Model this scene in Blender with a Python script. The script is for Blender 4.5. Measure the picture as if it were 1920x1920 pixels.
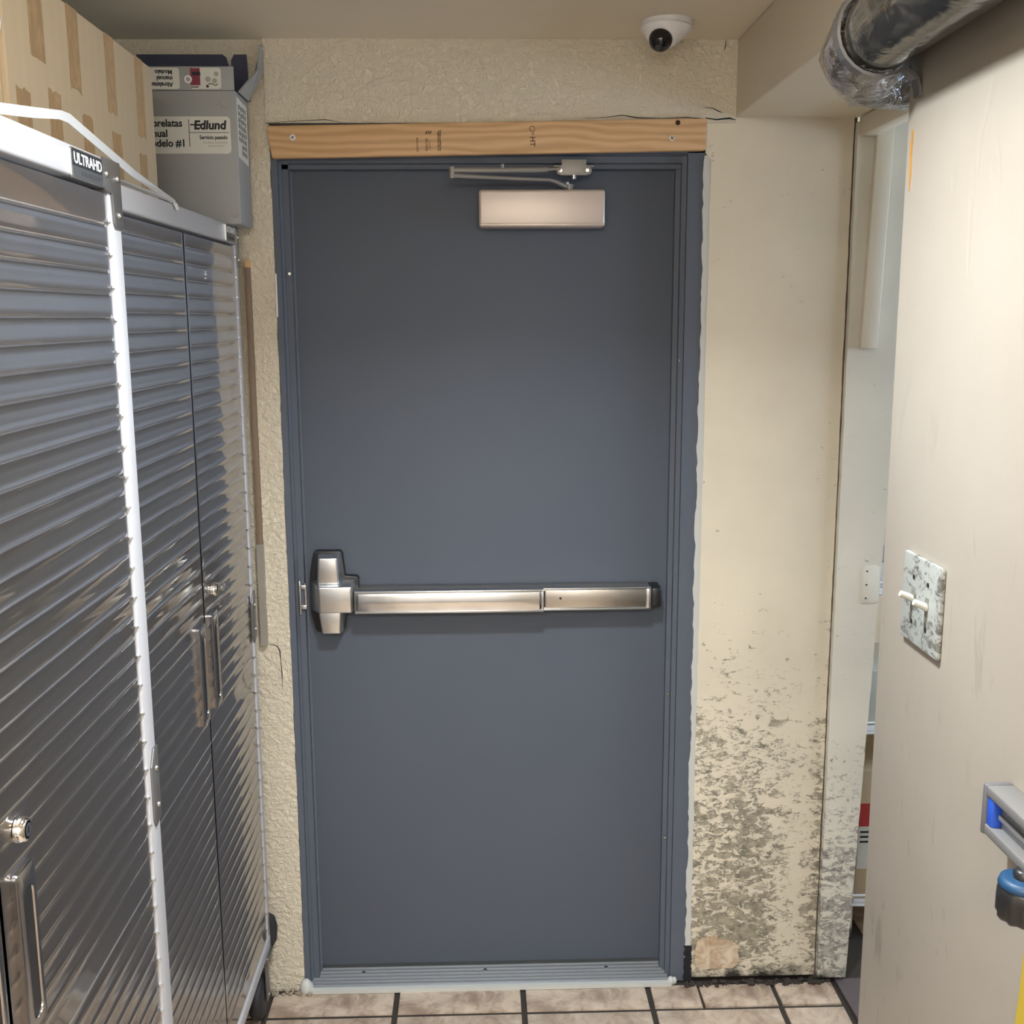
import bpy, bmesh, math, random
from mathutils import Vector, Matrix
random.seed(7)
for o in list(bpy.data.objects): bpy.data.objects.remove(o)
SC = bpy.context.scene
COL = SC.collection
R = math.radians

# ------------------------------------------------------------------ camera
cd = bpy.data.cameras.new('camera'); cam = bpy.data.objects.new('camera', cd); COL.objects.link(cam)
cd.sensor_width = 36.0; cd.lens = 36.0 * 2050 / 1920; cd.clip_start = .02
pitch, yaw, roll = 0.17636, 0.02842724, -0.00507887
fwd = Vector((math.sin(yaw) * math.cos(pitch), math.cos(yaw) * math.cos(pitch), -math.sin(pitch)))
rt = Vector((math.cos(yaw), -math.sin(yaw), 0)); up = rt.cross(fwd)
r2 = rt * math.cos(roll) + up * math.sin(roll); u2 = up * math.cos(roll) - rt * math.sin(roll)
m = Matrix.Identity(4)
for i in range(3): m[i][0] = r2[i]; m[i][1] = u2[i]; m[i][2] = -fwd[i]
m.translation = Vector((-.028, -2.672, 1.767))
cam.matrix_world = m
SC.camera = cam
# ------------------------------------------------------------------ world, exposure
w = bpy.data.worlds.new('world'); SC.world = w; w.use_nodes = True
w.node_tree.nodes['Background'].inputs[0].default_value = (.75, .85, 1, 1)
w.node_tree.nodes['Background'].inputs[1].default_value = .6
SC.view_settings.view_transform = 'Standard'; SC.view_settings.look = 'None'
SC.view_settings.gamma = 1; SC.view_settings.use_curve_mapping = False
SC.view_settings.exposure = 0.05
P_COOL, P_WARM, P_REAR, P_ROOM, P_WIN = 26, 3.4, 60, 30, 17      # watts of the ceiling lamps, added fill lamp and added window (built at the end)

# ------------------------------------------------------------------ helpers
def empty(name, loc=(0, 0, 0)):
    o = bpy.data.objects.new(name, None); COL.objects.link(o); o.location = loc; o.empty_display_size = .05
    return o
def tag(o, label=None, cat=None, group=None, kind=None):
    if label: o['label'] = label
    if cat: o['category'] = cat
    if group: o['group'] = group
    if kind: o['kind'] = kind
    return o
def put(name, me, mat, parent=None):
    o = bpy.data.objects.new(name, me); COL.objects.link(o)
    if mat is not None:
        me.materials.clear(); me.materials.append(mat)
    if parent is not None:
        o.parent = parent
        if parent.type == 'EMPTY': o.location = -parent.location
    return o
def from_bm(name, bm, mat, parent=None, smooth=False, angle=35):
    bmesh.ops.recalc_face_normals(bm, faces=bm.faces)
    me = bpy.data.meshes.new(name); bm.to_mesh(me); bm.free()
    if smooth:
        me.polygons.foreach_set('use_smooth', [True] * len(me.polygons)); me.set_sharp_from_angle(angle=R(angle))
    return put(name, me, mat, parent)
def bm_box(bm, lo, hi, bevel=0, seg=2):
    vs = bmesh.ops.create_cube(bm, size=1)['verts']
    for v in vs:
        v.co = Vector([lo[i] + (v.co[i] + .5) * (hi[i] - lo[i]) for i in range(3)])
    if bevel:
        es = list({e for v in vs for e in v.link_edges})
        bmesh.ops.bevel(bm, geom=es, offset=bevel, segments=seg, profile=.5, affect='EDGES')
def box(name, lo, hi, mat, parent=None, bevel=0, seg=2):
    bm = bmesh.new(); bm_box(bm, lo, hi, bevel, seg)
    return from_bm(name, bm, mat, parent, smooth=bevel > 0, angle=50)
def bm_cyl(bm, a, b, r, r2=None, n=24, caps=True):
    a, b = Vector(a), Vector(b); d = b - a
    M = Matrix.Translation((a + b) / 2) @ d.to_track_quat('Z', 'Y').to_matrix().to_4x4()
    return bmesh.ops.create_cone(bm, cap_ends=caps, segments=n, radius1=r, radius2=r if r2 is None else r2, depth=d.length, matrix=M)['verts']
def cyl(name, a, b, r, mat, parent=None, r2=None, n=24):
    bm = bmesh.new(); bm_cyl(bm, a, b, r, r2, n)
    return from_bm(name, bm, mat, parent, smooth=True)
def tube(name, pts, rad, mat, parent=None, n=16, sx=1.0, caps=True, upv=(0, 0, 1)):
    """tube swept along points; rad is a number or a list"""
    bm = bmesh.new(); pts = [Vector(p) for p in pts]; rings = []
    for i, p in enumerate(pts):
        d = (pts[min(i + 1, len(pts) - 1)] - pts[max(i - 1, 0)]).normalized()
        s = d.cross(Vector(upv)).normalized(); t = s.cross(d)
        r = rad[i] if isinstance(rad, (list, tuple)) else rad
        rings.append([bm.verts.new(p + s * (r * sx * math.cos(k * 2 * math.pi / n)) + t * (r * math.sin(k * 2 * math.pi / n))) for k in range(n)])
    for a, b in zip(rings, rings[1:]):
        for k in range(n): bm.faces.new((a[k], a[(k + 1) % n], b[(k + 1) % n], b[k]))
    if caps: bm.faces.new(rings[0]); bm.faces.new(rings[-1])
    return from_bm(name, bm, mat, parent, smooth=True, angle=60)
def ribbon(name, pts, wv, th, mat, parent=None):
    """flat band through pts, width vector wv (one or per point), thickness th"""
    bm = bmesh.new(); pts = [Vector(p) for p in pts]; rings = []
    for i, p in enumerate(pts):
        d = (pts[min(i + 1, len(pts) - 1)] - pts[max(i - 1, 0)]).normalized()
        wd = Vector(wv[i] if isinstance(wv, list) else wv); nn = d.cross(wd).normalized() * th / 2
        rings.append([bm.verts.new(q) for q in (p - wd / 2 - nn, p + wd / 2 - nn, p + wd / 2 + nn, p - wd / 2 + nn)])
    for a, b in zip(rings, rings[1:]):
        for k in range(4): bm.faces.new((a[k], a[(k + 1) % 4], b[(k + 1) % 4], b[k]))
    bm.faces.new(rings[0]); bm.faces.new(rings[-1])
    return from_bm(name, bm, mat, parent)
def extrude_poly(name, pts2, plane, a, b, mat, parent=None, bevel=0):
    """polygon pts2 pushed from a to b along the axis that plane lacks: 'xz' -> y, 'xy' -> z, 'yz' -> x"""
    bm = bmesh.new()
    def P(u, v, t): return {'xz': (u, t, v), 'xy': (u, v, t), 'yz': (t, u, v)}[plane]
    A = [bm.verts.new(P(u, v, a)) for u, v in pts2]; B = [bm.verts.new(P(u, v, b)) for u, v in pts2]
    n = len(pts2); bm.faces.new(A); f2 = bm.faces.new(B)
    for k in range(n): bm.faces.new((A[k], A[(k + 1) % n], B[(k + 1) % n], B[k]))
    if bevel:
        bmesh.ops.recalc_face_normals(bm, faces=bm.faces)
        bmesh.ops.bevel(bm, geom=[e for e in bm.edges if e.calc_face_angle(0) > .3], offset=bevel, segments=2, profile=.5, affect='EDGES')
    return from_bm(name, bm, mat, parent, smooth=bevel > 0, angle=40)
def rrect(cx, cy, w, h, r, n=5):
    out = []
    for sx, sy, a0 in ((1, 1, 0), (-1, 1, 90), (-1, -1, 180), (1, -1, 270)):
        for k in range(n + 1):
            a = R(a0 + 90 * k / n); out.append((cx + sx * (w / 2 - r) + r * math.cos(a), cy + sy * (h / 2 - r) + r * math.sin(a)))
    return out
def slab(name, x0, x1, z0, z1, y0, y1, mat, jl=0, jr=0, n=90, parent=None, jb=0, seed=1, lx=None, rx=None):
    """wall piece with ragged left / right edges; lx, rx(z) may bend the edges"""
    rnd = random.Random(seed); bm = bmesh.new(); rows = []; a = b = 0
    for i in range(n + 1):
        z = z0 + (z1 - z0) * i / n
        a = .55 * a + rnd.uniform(-1, 1); b = .55 * b + rnd.uniform(-1, 1)
        xl = (lx(z) if lx else x0) + jl * a * .6; xr = (rx(z) if rx else x1) + jr * b * .6
        rows.append([bm.verts.new(q) for q in ((xl, y0, z), (xr, y0, z), (xr, y1, z), (xl, y1, z))])
    for a_, b_ in zip(rows, rows[1:]):
        for k in range(4): bm.faces.new((a_[k], a_[(k + 1) % 4], b_[(k + 1) % 4], b_[k]))
    bm.faces.new(rows[0]); bm.faces.new(rows[-1])
    return from_bm(name, bm, mat, parent)
FACE_CAM = Matrix(((1, 0, 0), (0, 0, -1), (0, 1, 0)))       # text on a face looking to -y
FACE_CAM_UPSIDE = Matrix(((-1, 0, 0), (0, 0, -1), (0, -1, 0)))
FACE_CAM_DOWN = Matrix(((0, 1, 0), (0, 0, -1), (-1, 0, 0)))  # reads from top to bottom
FACE_X = Matrix(((0, 0, 1), (1, 0, 0), (0, 1, 0)))           # text on a face looking to +x
def text(name, s, size, org, rotm, mat, parent, bold=0.0, align='LEFT', sx=1.0, shear=0.0, depth=.0003):
    c = bpy.data.curves.new('lettering', 'FONT'); c.body = s; c.size = size; c.align_x = align
    c.offset = bold; c.extrude = depth; c.shear = shear; c.resolution_u = 3
    t = bpy.data.objects.new('lettering', c); COL.objects.link(t)
    me = bpy.data.meshes.new_from_object(t.evaluated_get(bpy.context.evaluated_depsgraph_get()))
    bpy.data.objects.remove(t)
    me.transform(Matrix.Translation(org) @ rotm.to_4x4() @ Matrix.Diagonal((sx, 1, 1, 1)))
    return put(name, me, mat, parent)

# ------------------------------------------------------------------ materials
class Mat:
    def __init__(s, name, col=(.5, .5, .5), rough=.6, metal=0.0, **kw):
        s.m = bpy.data.materials.new(name); s.m.use_nodes = True; s.n = s.m.node_tree.nodes; s.l = s.m.node_tree.links
        s.b = s.n['Principled BSDF']; s.b.inputs['Base Color'].default_value = (*col, 1)
        s.b.inputs['Roughness'].default_value = rough; s.b.inputs['Metallic'].default_value = metal
        for k, v in kw.items(): s.b.inputs[k.replace('_', ' ')].default_value = v
        s.tc = None
    def coords(s, scale=(1, 1, 1), rot=(0, 0, 0)):
        if not s.tc: s.tc = s.n.new('ShaderNodeTexCoord')
        mp = s.n.new('ShaderNodeMapping'); mp.inputs['Scale'].default_value = scale; mp.inputs['Rotation'].default_value = rot
        s.l.new(s.tc.outputs['Object'], mp.inputs['Vector']); return mp.outputs[0]
    def noise(s, scale, detail=4, vec=None, rough=.55, dist=0.0):
        t = s.n.new('ShaderNodeTexNoise'); t.inputs['Scale'].default_value = scale; t.inputs['Detail'].default_value = detail
        t.inputs['Roughness'].default_value = rough; t.inputs['Distortion'].default_value = dist
        s.l.new(vec if vec is not None else s.coords(), t.inputs['Vector']); return t.outputs['Fac']
    def ramp(s, x, stops):
        t = s.n.new('ShaderNodeValToRGB'); e = t.color_ramp.elements
        while len(e) < len(stops): e.new(.5)
        for i, (p, c) in enumerate(stops):
            e[i].position = p; c = (c, c, c) if isinstance(c, (int, float)) else c; e[i].color = (*c, 1)
        s.l.new(x, t.inputs[0]); return t.outputs[0]
    def math(s, op, a, b=None, clamp=False):
        t = s.n.new('ShaderNodeMath'); t.operation = op; t.use_clamp = clamp
        for i, v in enumerate((a, b)):
            if v is None: continue
            if isinstance(v, (int, float)): t.inputs[i].default_value = v
            else: s.l.new(v, t.inputs[i])
        return t.outputs[0]
    def mix(s, f, a, b, mode='MIX'):
        t = s.n.new('ShaderNodeMix'); t.data_type = 'RGBA'; t.blend_type = mode
        for i, v in ((0, f), (6, a), (7, b)):
            if isinstance(v, (int, float)): t.inputs[i].default_value = v
            elif isinstance(v, tuple): t.inputs[i].default_value = (*v, 1)
            else: s.l.new(v, t.inputs[i])
        return t.outputs[2]
    def axis(s, k):
        if not s.tc: s.tc = s.n.new('ShaderNodeTexCoord')
        t = s.n.new('ShaderNodeSeparateXYZ'); s.l.new(s.tc.outputs['Object'], t.inputs[0]); return t.outputs[k]
    def color(s, c): s.l.new(c, s.b.inputs['Base Color'])
    def roughness(s, c): s.l.new(c, s.b.inputs['Roughness'])
    def bump(s, h, strength=.5, dist=.002):
        t = s.n.new('ShaderNodeBump'); t.inputs['Strength'].default_value = strength; t.inputs['Distance'].default_value = dist
        s.l.new(h, t.inputs['Height']); s.l.new(t.outputs[0], s.b.inputs['Normal'])
def solid(name, col, rough=.5, metal=0.0, **kw): return Mat(name, col, rough, metal, **kw).m

CREAM = (.68, .62, .50)
def stucco():
    M = Mat('stucco_cream', CREAM, .55)
    n1 = M.noise(75, 5, rough=.6, dist=.6); n2 = M.noise(14, 3); n3 = M.noise(3, 3)
    M.color(M.mix(M.math('MULTIPLY', n3, .5), (.72, .655, .52), (.67, .595, .455)))
    h = M.math('ADD', M.math('MULTIPLY', M.ramp(n1, [(.38, 0), (.62, 1)]), .8), M.math('MULTIPLY', n2, 1.0))
    M.bump(h, .7, .006); return M.m
def plaster(name, a, b, rough=.4):
    M = Mat(name, a, rough); n = M.noise(2.2, 4); n2 = M.noise(30, 4)
    M.color(M.mix(M.ramp(n, [(.35, 0), (.65, 1)]), a, b))
    M.bump(M.math('ADD', n2, M.noise(6, 2)), .18, .004); return M.m
def worn_wall(name, base, heavy, top, amount):
    """cream paint, scuffed and peeling towards the floor, mildew in the peeled patches"""
    M = Mat(name, base, .5); z = M.axis(2)
    grad = M.math('SUBTRACT', 1, M.math('DIVIDE', z, top), True)
    flake = M.noise(26, 8, M.coords((1, 1, 1.7)), .68, .9)
    fine = M.noise(85, 6, M.coords((.7, 1, 1.3), (0, .5, 0)), .7, 1.2)
    big = M.noise(5, 3, M.coords((1.0, 1, .8)))
    band = M.ramp(M.math('DIVIDE', z, top), [(.0, .8), (.16, 1), (.42, .85), (.65, .5), (1, 0)])
    side = M.ramp(M.axis(0), [(.50, 1.0), (.70, 1.0), (.80, .45), (.86, 1.0)]) if name.endswith('wall') else 1.0
    lev = M.math('MULTIPLY', M.math('MULTIPLY', band, amount), side)
    lev = M.math('ADD', lev, M.math('MULTIPLY', M.math('SUBTRACT', big, .5), .9))
    v = M.math('ADD', M.math('MULTIPLY', flake, .6), M.math('MULTIPLY', fine, .4))
    mask = M.ramp(M.math('ADD', v, M.math('MULTIPLY', lev, .17)), [(.615, 0), (.66, 1)])
    lines = M.ramp(M.math('ABSOLUTE', M.math('SUBTRACT', flake, .52)), [(.0, 1), (.022, 0)])
    lines = M.math('MULTIPLY', lines, M.ramp(M.math('ADD', lev, M.math('MULTIPLY', M.math('SUBTRACT', fine, .5), 1.2)), [(.35, 0), (.8, 1)]))
    scr = M.noise(9, 5, M.coords((9, 1, 1.1), (0, 1.1, 0)), .6, .3)
    scr2 = M.noise(9, 5, M.coords((8, 1, 1.0), (0, -1.0, 0)), .6, .3)
    sm = M.math('MULTIPLY', M.math('MAXIMUM', M.ramp(scr, [(.64, 0), (.70, 1)]), M.ramp(scr2, [(.66, 0), (.71, 1)])), M.math('MULTIPLY', grad, .8, True))
    c = M.mix(M.ramp(M.noise(3, 4), [(.35, 0), (.7, 1)]), base, tuple(q * .88 for q in base))
    c = M.mix(M.math('MULTIPLY', sm, .55), c, (.22, .19, .14))
    c = M.mix(M.math('MULTIPLY', mask, .85), c, M.mix(M.ramp(M.noise(48, 5), [(.35, 0), (.6, 1)]), heavy, tuple(min(1, q * 3.4) for q in heavy)))
    c = M.mix(M.math('MULTIPLY', lines, .7), c, tuple(q * .8 for q in heavy))
    foot = M.math('ADD', z, M.math('MULTIPLY', M.math('SUBTRACT', M.noise(22, 5), .5), .16))
    c = M.mix(M.ramp(foot, [(.0, 1), (.045, 0)]), c, (.025, .024, .02))
    M.color(c); M.roughness(M.math('ADD', .45, M.math('MULTIPLY', mask, .4)))
    M.bump(M.math('ADD', M.math('MULTIPLY', mask, -1), M.math('MULTIPLY', M.noise(18, 4), .6)), .45, .003); return M.m
def wood():
    M = Mat('pine_board', (.6, .4, .2), .55)
    d = M.noise(2.2, 3, M.coords((1.6, 1, 7)), .5, 1.2)
    wv = M.n.new('ShaderNodeTexWave'); wv.wave_type = 'BANDS'; wv.bands_direction = 'Z'
    wv.inputs['Scale'].default_value = 16; wv.inputs['Distortion'].default_value = 9; wv.inputs['Detail'].default_value = 2
    wv.inputs['Detail Scale'].default_value = 1.0
    M.l.new(M.coords((.22, .4, 1.0)), wv.inputs['Vector'])
    fib = M.noise(40, 4, M.coords((.6, 4, 9)))
    c = M.mix(wv.outputs['Fac'], (.66, .42, .22), (.46, .265, .115))
    c = M.mix(M.math('MULTIPLY', fib, .35), c, (.74, .52, .30)); c = M.mix(M.math('MULTIPLY', d, .3), c, (.60, .36, .19))
    M.color(c); M.bump(fib, .15, .001); return M.m
def steel(name, col, rough, scale, aniso=0.0, rvar=.1):
    M = Mat(name, col, rough, 1.0, Anisotropic=aniso)
    n = M.noise(4, 5, M.coords(scale)); M.roughness(M.math('ADD', rough - rvar / 2, M.math('MULTIPLY', n, rvar)))
    M.color(M.mix(n, tuple(q * .9 for q in col), tuple(min(1, q * 1.08) for q in col))); return M
def tile_mat():
    M = Mat('stone_tile', (.55, .42, .30), .32)
    g = M.n.new('ShaderNodeObjectInfo'); 
    n = M.noise(12, 7, None, .70, .7); n2 = M.noise(24, 5, None, .65, .8)
    v = M.n.new('ShaderNodeTexNoise'); v.inputs['Scale'].default_value = 11; v.inputs['Detail'].default_value = 5; v.inputs['Distortion'].default_value = .9
    v.noise_type = 'RIDGED_MULTIFRACTAL'; M.l.new(M.coords(), v.inputs['Vector'])
    c = M.mix(M.ramp(n, [(.40, 0), (.60, 1)]), (.27, .195, .145), (.57, .475, .375))
    c = M.mix(M.math('MULTIPLY', M.ramp(n2, [(.45, 0), (.7, 1)]), .5), c, (.50, .36, .25))
    c = M.mix(M.math('MULTIPLY', M.ramp(v.outputs['Fac'], [(.35, 0), (.9, 1)]), .55), c, (.30, .20, .13))
    d = M.math('ADD', M.axis(1), M.math('MULTIPLY', M.math('SUBTRACT', M.noise(9, 4), .5), .12))
    c = M.mix(M.math('MULTIPLY', M.ramp(d, [(.42, 0), (.55, 1)]), .0), c, (.2, .15, .1))
    c = M.mix(g.outputs['Random'], c, M.mix(.16, c, (.75, .66, .52)))
    M.color(c); M.bump(M.math('ADD', n, M.math('MULTIPLY', n2, .4)), .3, .003); return M.m
def card_mat():
    M = Mat('corrugated_card', (.58, .46, .31), .8)
    wv = M.n.new('ShaderNodeTexWave'); wv.inputs['Scale'].default_value = 9; wv.bands_direction = 'Y'; wv.inputs['Distortion'].default_value = 1.0
    M.l.new(M.coords((1, 1, .15)), wv.inputs['Vector'])
    M.color(M.mix(M.math('MULTIPLY', wv.outputs['Fac'], .25), (.60, .475, .31), (.55, .43, .275)))
    M.bump(wv.outputs['Fac'], .12, .002); return M.m
def tape_mat():
    M = Mat('parcel_tape', (.47, .31, .16), .28)
    n = M.noise(26, 3, M.coords((1, 2.2, .8)), .5, 2.0)
    M.color(M.mix(M.ramp(n, [(.45, 0), (.5, 1)]), (.50, .34, .18), (.43, .28, .14))); M.bump(n, .25, .001); return M.m
def blue_paint():
    M = Mat('slate_blue_paint', (.105, .125, .165), .62, Specular_IOR_Level=.3); n = M.noise(120, 3); n2 = M.noise(2.5, 3)
    M.color(M.mix(n2, (.090, .105, .135), (.102, .118, .148))); M.bump(n, .06, .001); return M.m
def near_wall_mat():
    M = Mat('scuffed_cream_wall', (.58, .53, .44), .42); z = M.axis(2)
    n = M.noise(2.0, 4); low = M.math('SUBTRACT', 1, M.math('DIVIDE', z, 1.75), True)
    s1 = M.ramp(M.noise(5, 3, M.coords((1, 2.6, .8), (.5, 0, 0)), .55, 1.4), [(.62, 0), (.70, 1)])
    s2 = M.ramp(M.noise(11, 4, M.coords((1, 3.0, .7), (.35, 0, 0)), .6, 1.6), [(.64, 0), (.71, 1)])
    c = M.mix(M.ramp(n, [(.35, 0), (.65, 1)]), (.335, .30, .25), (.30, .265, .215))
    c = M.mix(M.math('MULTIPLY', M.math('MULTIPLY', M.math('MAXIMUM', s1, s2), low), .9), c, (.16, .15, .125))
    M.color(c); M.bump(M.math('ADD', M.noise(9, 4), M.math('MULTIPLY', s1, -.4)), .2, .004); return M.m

def pink_patch():
    M = Mat('bare_pink_plaster', (.6, .5, .4), .8); n = M.noise(28, 6, None, .7, .8)
    M.color(M.mix(M.ramp(n, [(.38, 0), (.62, 1)]), (.66, .56, .43), (.40, .27, .16))); M.bump(n, .5, .004); return M.m
STUCCO = stucco(); PLASTER = plaster('painted_plaster', (.70, .65, .53), (.67, .61, .49))
CEIL = plaster('ceiling_paint', (.72, .655, .53), (.69, .62, .49), .5)
WORN = worn_wall('worn_cream_wall', (.72, .65, .51), (.10, .088, .062), 1.15, .9)
WORNPOST = worn_wall('worn_white_post', (.72, .69, .59), (.12, .11, .10), .80, .85)
NEAR = near_wall_mat(); BLUE = blue_paint(); WOOD = wood(); TILE = tile_mat(); CARD = card_mat(); TAPE = tape_mat()
GROUT = solid('dark_grout', (.035, .028, .022), .9)
CAULK = solid('grey_white_caulk', (.52, .53, .50), .6)
BLACK = solid('black_plastic', (.012, .012, .013), .4); RUBBER = solid('black_rubber', (.02, .02, .022), .55)
GAP = solid('dark_gap_filler', (.010, .010, .012), .9)
STEEL = steel('brushed_steel', (.74, .76, .77), .30, (30, 1, 260), .5).m
STEELBAR = steel('polished_push_pad', (.74, .76, .78), .13, (2, 1, 200), .0).m
STEELRAIL = steel('satin_rail', (.60, .57, .52), .33, (1, 200, 240), .4).m
ALU = solid('ribbed_aluminium', (.36, .385, .41), .36, .6)
CHAMP = solid('champagne_enamel', (.60, .52, .46), .42, .35)
ARMGREY = solid('grey_arm_enamel', (.28, .265, .24), .45, .3)
CHROME = solid('chrome', (.8, .78, .74), .12, 1.0); ZINC = solid('zinc_screw', (.55, .53, .5), .3, 1.0)
WHITE = solid('white_powder_coat', (.46, .46, .475), .4); PWHITE = solid('white_plastic', (.74, .74, .75), .4)
BRACKET = solid('grey_bracket', (.20, .195, .19), .4, .7)
PLATE = solid('nameplate_dark', (.03, .04, .05), .3, .3); PLATE2 = solid('nameplate_grey', (.13, .14, .15), .35, .5); LETTER = solid('silver_print', (.75, .75, .74), .4)
CAB = Mat('coated_fluted_steel', (.27, .265, .275), .42, 1.0, Anisotropic=.9, Coat_Weight=1.0, Coat_Roughness=.04, Coat_IOR=1.9)
_n = CAB.noise(5, 5, CAB.coords((1, 60, 6))); CAB.roughness(CAB.math('ADD', .31, CAB.math('MULTIPLY', _n, .10)))
_t = CAB.n.new('ShaderNodeCombineXYZ'); _t.inputs[1].default_value = 1.0; CAB.l.new(_t.outputs[0], CAB.b.inputs['Tangent']); CAB = CAB.m   # vertical brushing
CABDARK = solid('cabinet_shell', (.10, .10, .105), .5, .3)
GREYBOX = plaster('grey_carton', (.33, .335, .33), (.30, .305, .30), .6)
FLAPDARK = solid('dark_navy_flap', (.055, .060, .095), .85); PAPER = solid('label_paper', (.66, .66, .60), .55)  # carton back flaps take a dark navy base colour
INK = solid('black_print', (.012, .014, .02), .6); INKGREY = solid('grey_print', (.36, .36, .34), .6); RED = solid('maroon_print', (.22, .03, .055), .6)
STAMP = solid('brown_ink_stamp', (.10, .055, .03), .7); STRAP = solid('white_strapping', (.66, .68, .68), .35)
YELLOW = solid('yellow_band', (.40, .29, .025), .55); TBLUE = solid('blue_plastic', (.015, .07, .42), .4); CYAN = solid('bright_blue_plastic', (.006, .045, .11), .5)
LATH = solid('brown_lath', (.22, .155, .105), .7); ORANGEWOOD = solid('fresh_cut_wood', (.62, .38, .18), .7)
SLATE = plaster('slate_floor_strip', (.13, .105, .11), (.095, .08, .085), .5)
def pipe_mat():
    M = Mat('dark_film_pipe', (.03, .028, .025), .16, 0.0, Coat_Weight=.25, Coat_Roughness=.05)
    n = M.noise(5, 3, M.coords((1, 2.5, 6)), .5, .8); M.color(M.mix(M.ramp(n, [(.45, 0), (.65, 1)]), (.018, .017, .015), (.06, .054, .044)))
    M.bump(M.noise(9, 2, M.coords((2, 2, 5)), .5, 1.0), .35, .01); return M.m
PIPE = pipe_mat()
def film_mat():
    M = Mat('crinkled_clear_film', (.30, .28, .27), .14, .1, Coat_Weight=.4, Coat_Roughness=.03)
    n = M.noise(16, 3, M.coords((1.5, 1, 2)), .6, 1.8); M.color(M.mix(M.ramp(n, [(.42, 0), (.62, 1)]), (.055, .05, .042), (.24, .225, .23)))
    M.bump(n, .8, .012); return M.m
FILM = film_mat()

# ------------------------------------------------------------------ room shell
CEIL_Z, SOF_Z = 2.396, 2.225
def struct(o): return tag(o, kind='structure')
fl = struct(box('floor', (-1.4, -4.3, -.06), (2.5, 1.7, -.006), GROUT))
struct(box('ceiling', (-1.4, -4.3, CEIL_Z), (2.5, 1.7, CEIL_Z + .08), CEIL))
wb = struct(slab('wall_back', -1.3, -.512, -.006, CEIL_Z, 0, .14, STUCCO, 0, .0022, 140, seed=3))
hd = put('header', slab('tmp', -.517, .576, 2.212, CEIL_Z, -.010, .14, STUCCO, .001, 0, 20, seed=9).data, STUCCO, wb)
bpy.data.objects.remove(bpy.data.objects['tmp'])
struct(slab('wall_back_right', .521, .858, .012, SOF_Z, -.004, .14, WORN, .0012, .001, 140, seed=5, lx=lambda z: .521 if z < 2.135 else .5085))
struct(box('wall_left', (-1.40, -4.3, -.006), (-1.3, .14, CEIL_Z), PLASTER))
struct(box('wall_rear', (-1.4, -4.3, -.006), (2.5, -4.2, CEIL_Z), PWHITE))
struct(box('wall_right', (.55, -4.2, -.006), (.69, -1.142, SOF_Z), NEAR, None, .012, 3))
struct(box('ceiling_soffit', (.576, -4.2, SOF_Z), (1.6, .0, CEIL_Z), CEIL, None, .004))
struct(box('wall_storeroom_right', (2.4, -4.2, -.006), (2.5, 1.7, CEIL_Z), PLASTER))
struct(box('wall_storeroom_back', (.7, 1.6, -.006), (2.4, 1.7, CEIL_Z), PLASTER))
struct(box('wall_storeroom_left', (.74, .14, -.006), (.84, 1.6, CEIL_Z), PLASTER))
def crack(pts, y, par, w=.0022):
    pts = [(x_, y, z_) for x_, z_ in pts]
    tube('crack', pts, [w * .3] + [w * (.5 + .5 * ((k * 7) % 3) / 2) for k in range(len(pts) - 2)] + [w * .2], GAP, par, 5, upv=(0, 1, 0))
crack([(-.570, .957), (-.556, .957), (-.545, .952), (-.540, .940), (-.539, .915), (-.537, .88), (-.538, .84)], 0, wb, .0016)
crack([(.548, 2.395), (.547, 2.382), (.544, 2.372)], -.010, hd, .0024); crack([(.50, 2.246), (.52, 2.245), (.535, 2.238), (.545, 2.234)], -.010, hd, .0018)
crack([(.22, 2.222), (.27, 2.224), (.31, 2.229), (.345, 2.223), (.40, 2.222), (.46, 2.224), (.52, 2.220)], -.010, hd, .0014); crack([(.505, 2.223), (.53, 2.219), (.56, 2.222), (.577, 2.219)], -.0105, hd, .003)
crack([(-.515, 2.212), (-.44, 2.2165), (-.38, 2.219), (-.34, 2.213)], -.010, hd, .0013)

# far post of the side opening, its head trim and the raised strip on it
post = struct(slab('trim_2', .862, .96, .014, SOF_Z - .012, -.022, .10, WORNPOST, .0008, .0014, 110, seed=11, rx=lambda z: .938 + .032 * z))
put('post_gap', box('tmp', (.855, -.003, .0), (.866, .09, SOF_Z), solid('brown_gap', (.09, .068, .05), .9)).data, None, post); bpy.data.objects.remove(bpy.data.objects['tmp'])
st = put('raised_strip', extrude_poly('tmp', [(.903, 2.203), (.944, 2.203), (.929, 1.688), (.888, 1.688)], 'xz', -.040, -.020, PLASTER, None, .003).data, None, post)
bpy.data.objects.remove(bpy.data.objects['tmp'])
sp = put('painted_over_plate', extrude_poly('tmp', rrect(.948, 1.10, .046, .098, .012), 'xz', -.0245, -.020, WORNPOST, None, .0012).data, None, post)
bpy.data.objects.remove(bpy.data.objects['tmp'])
for zz in (1.135, 1.10, 1.065):
    cyl('screw_hole', (.938, -.0252, zz), (.938, -.024, zz), .0022, BLACK, sp, n=10)
struct(box('trim_3', (.864, -1.10, SOF_Z - .045), (.905, -.022, SOF_Z - .002), PLASTER, None, .003))

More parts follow.
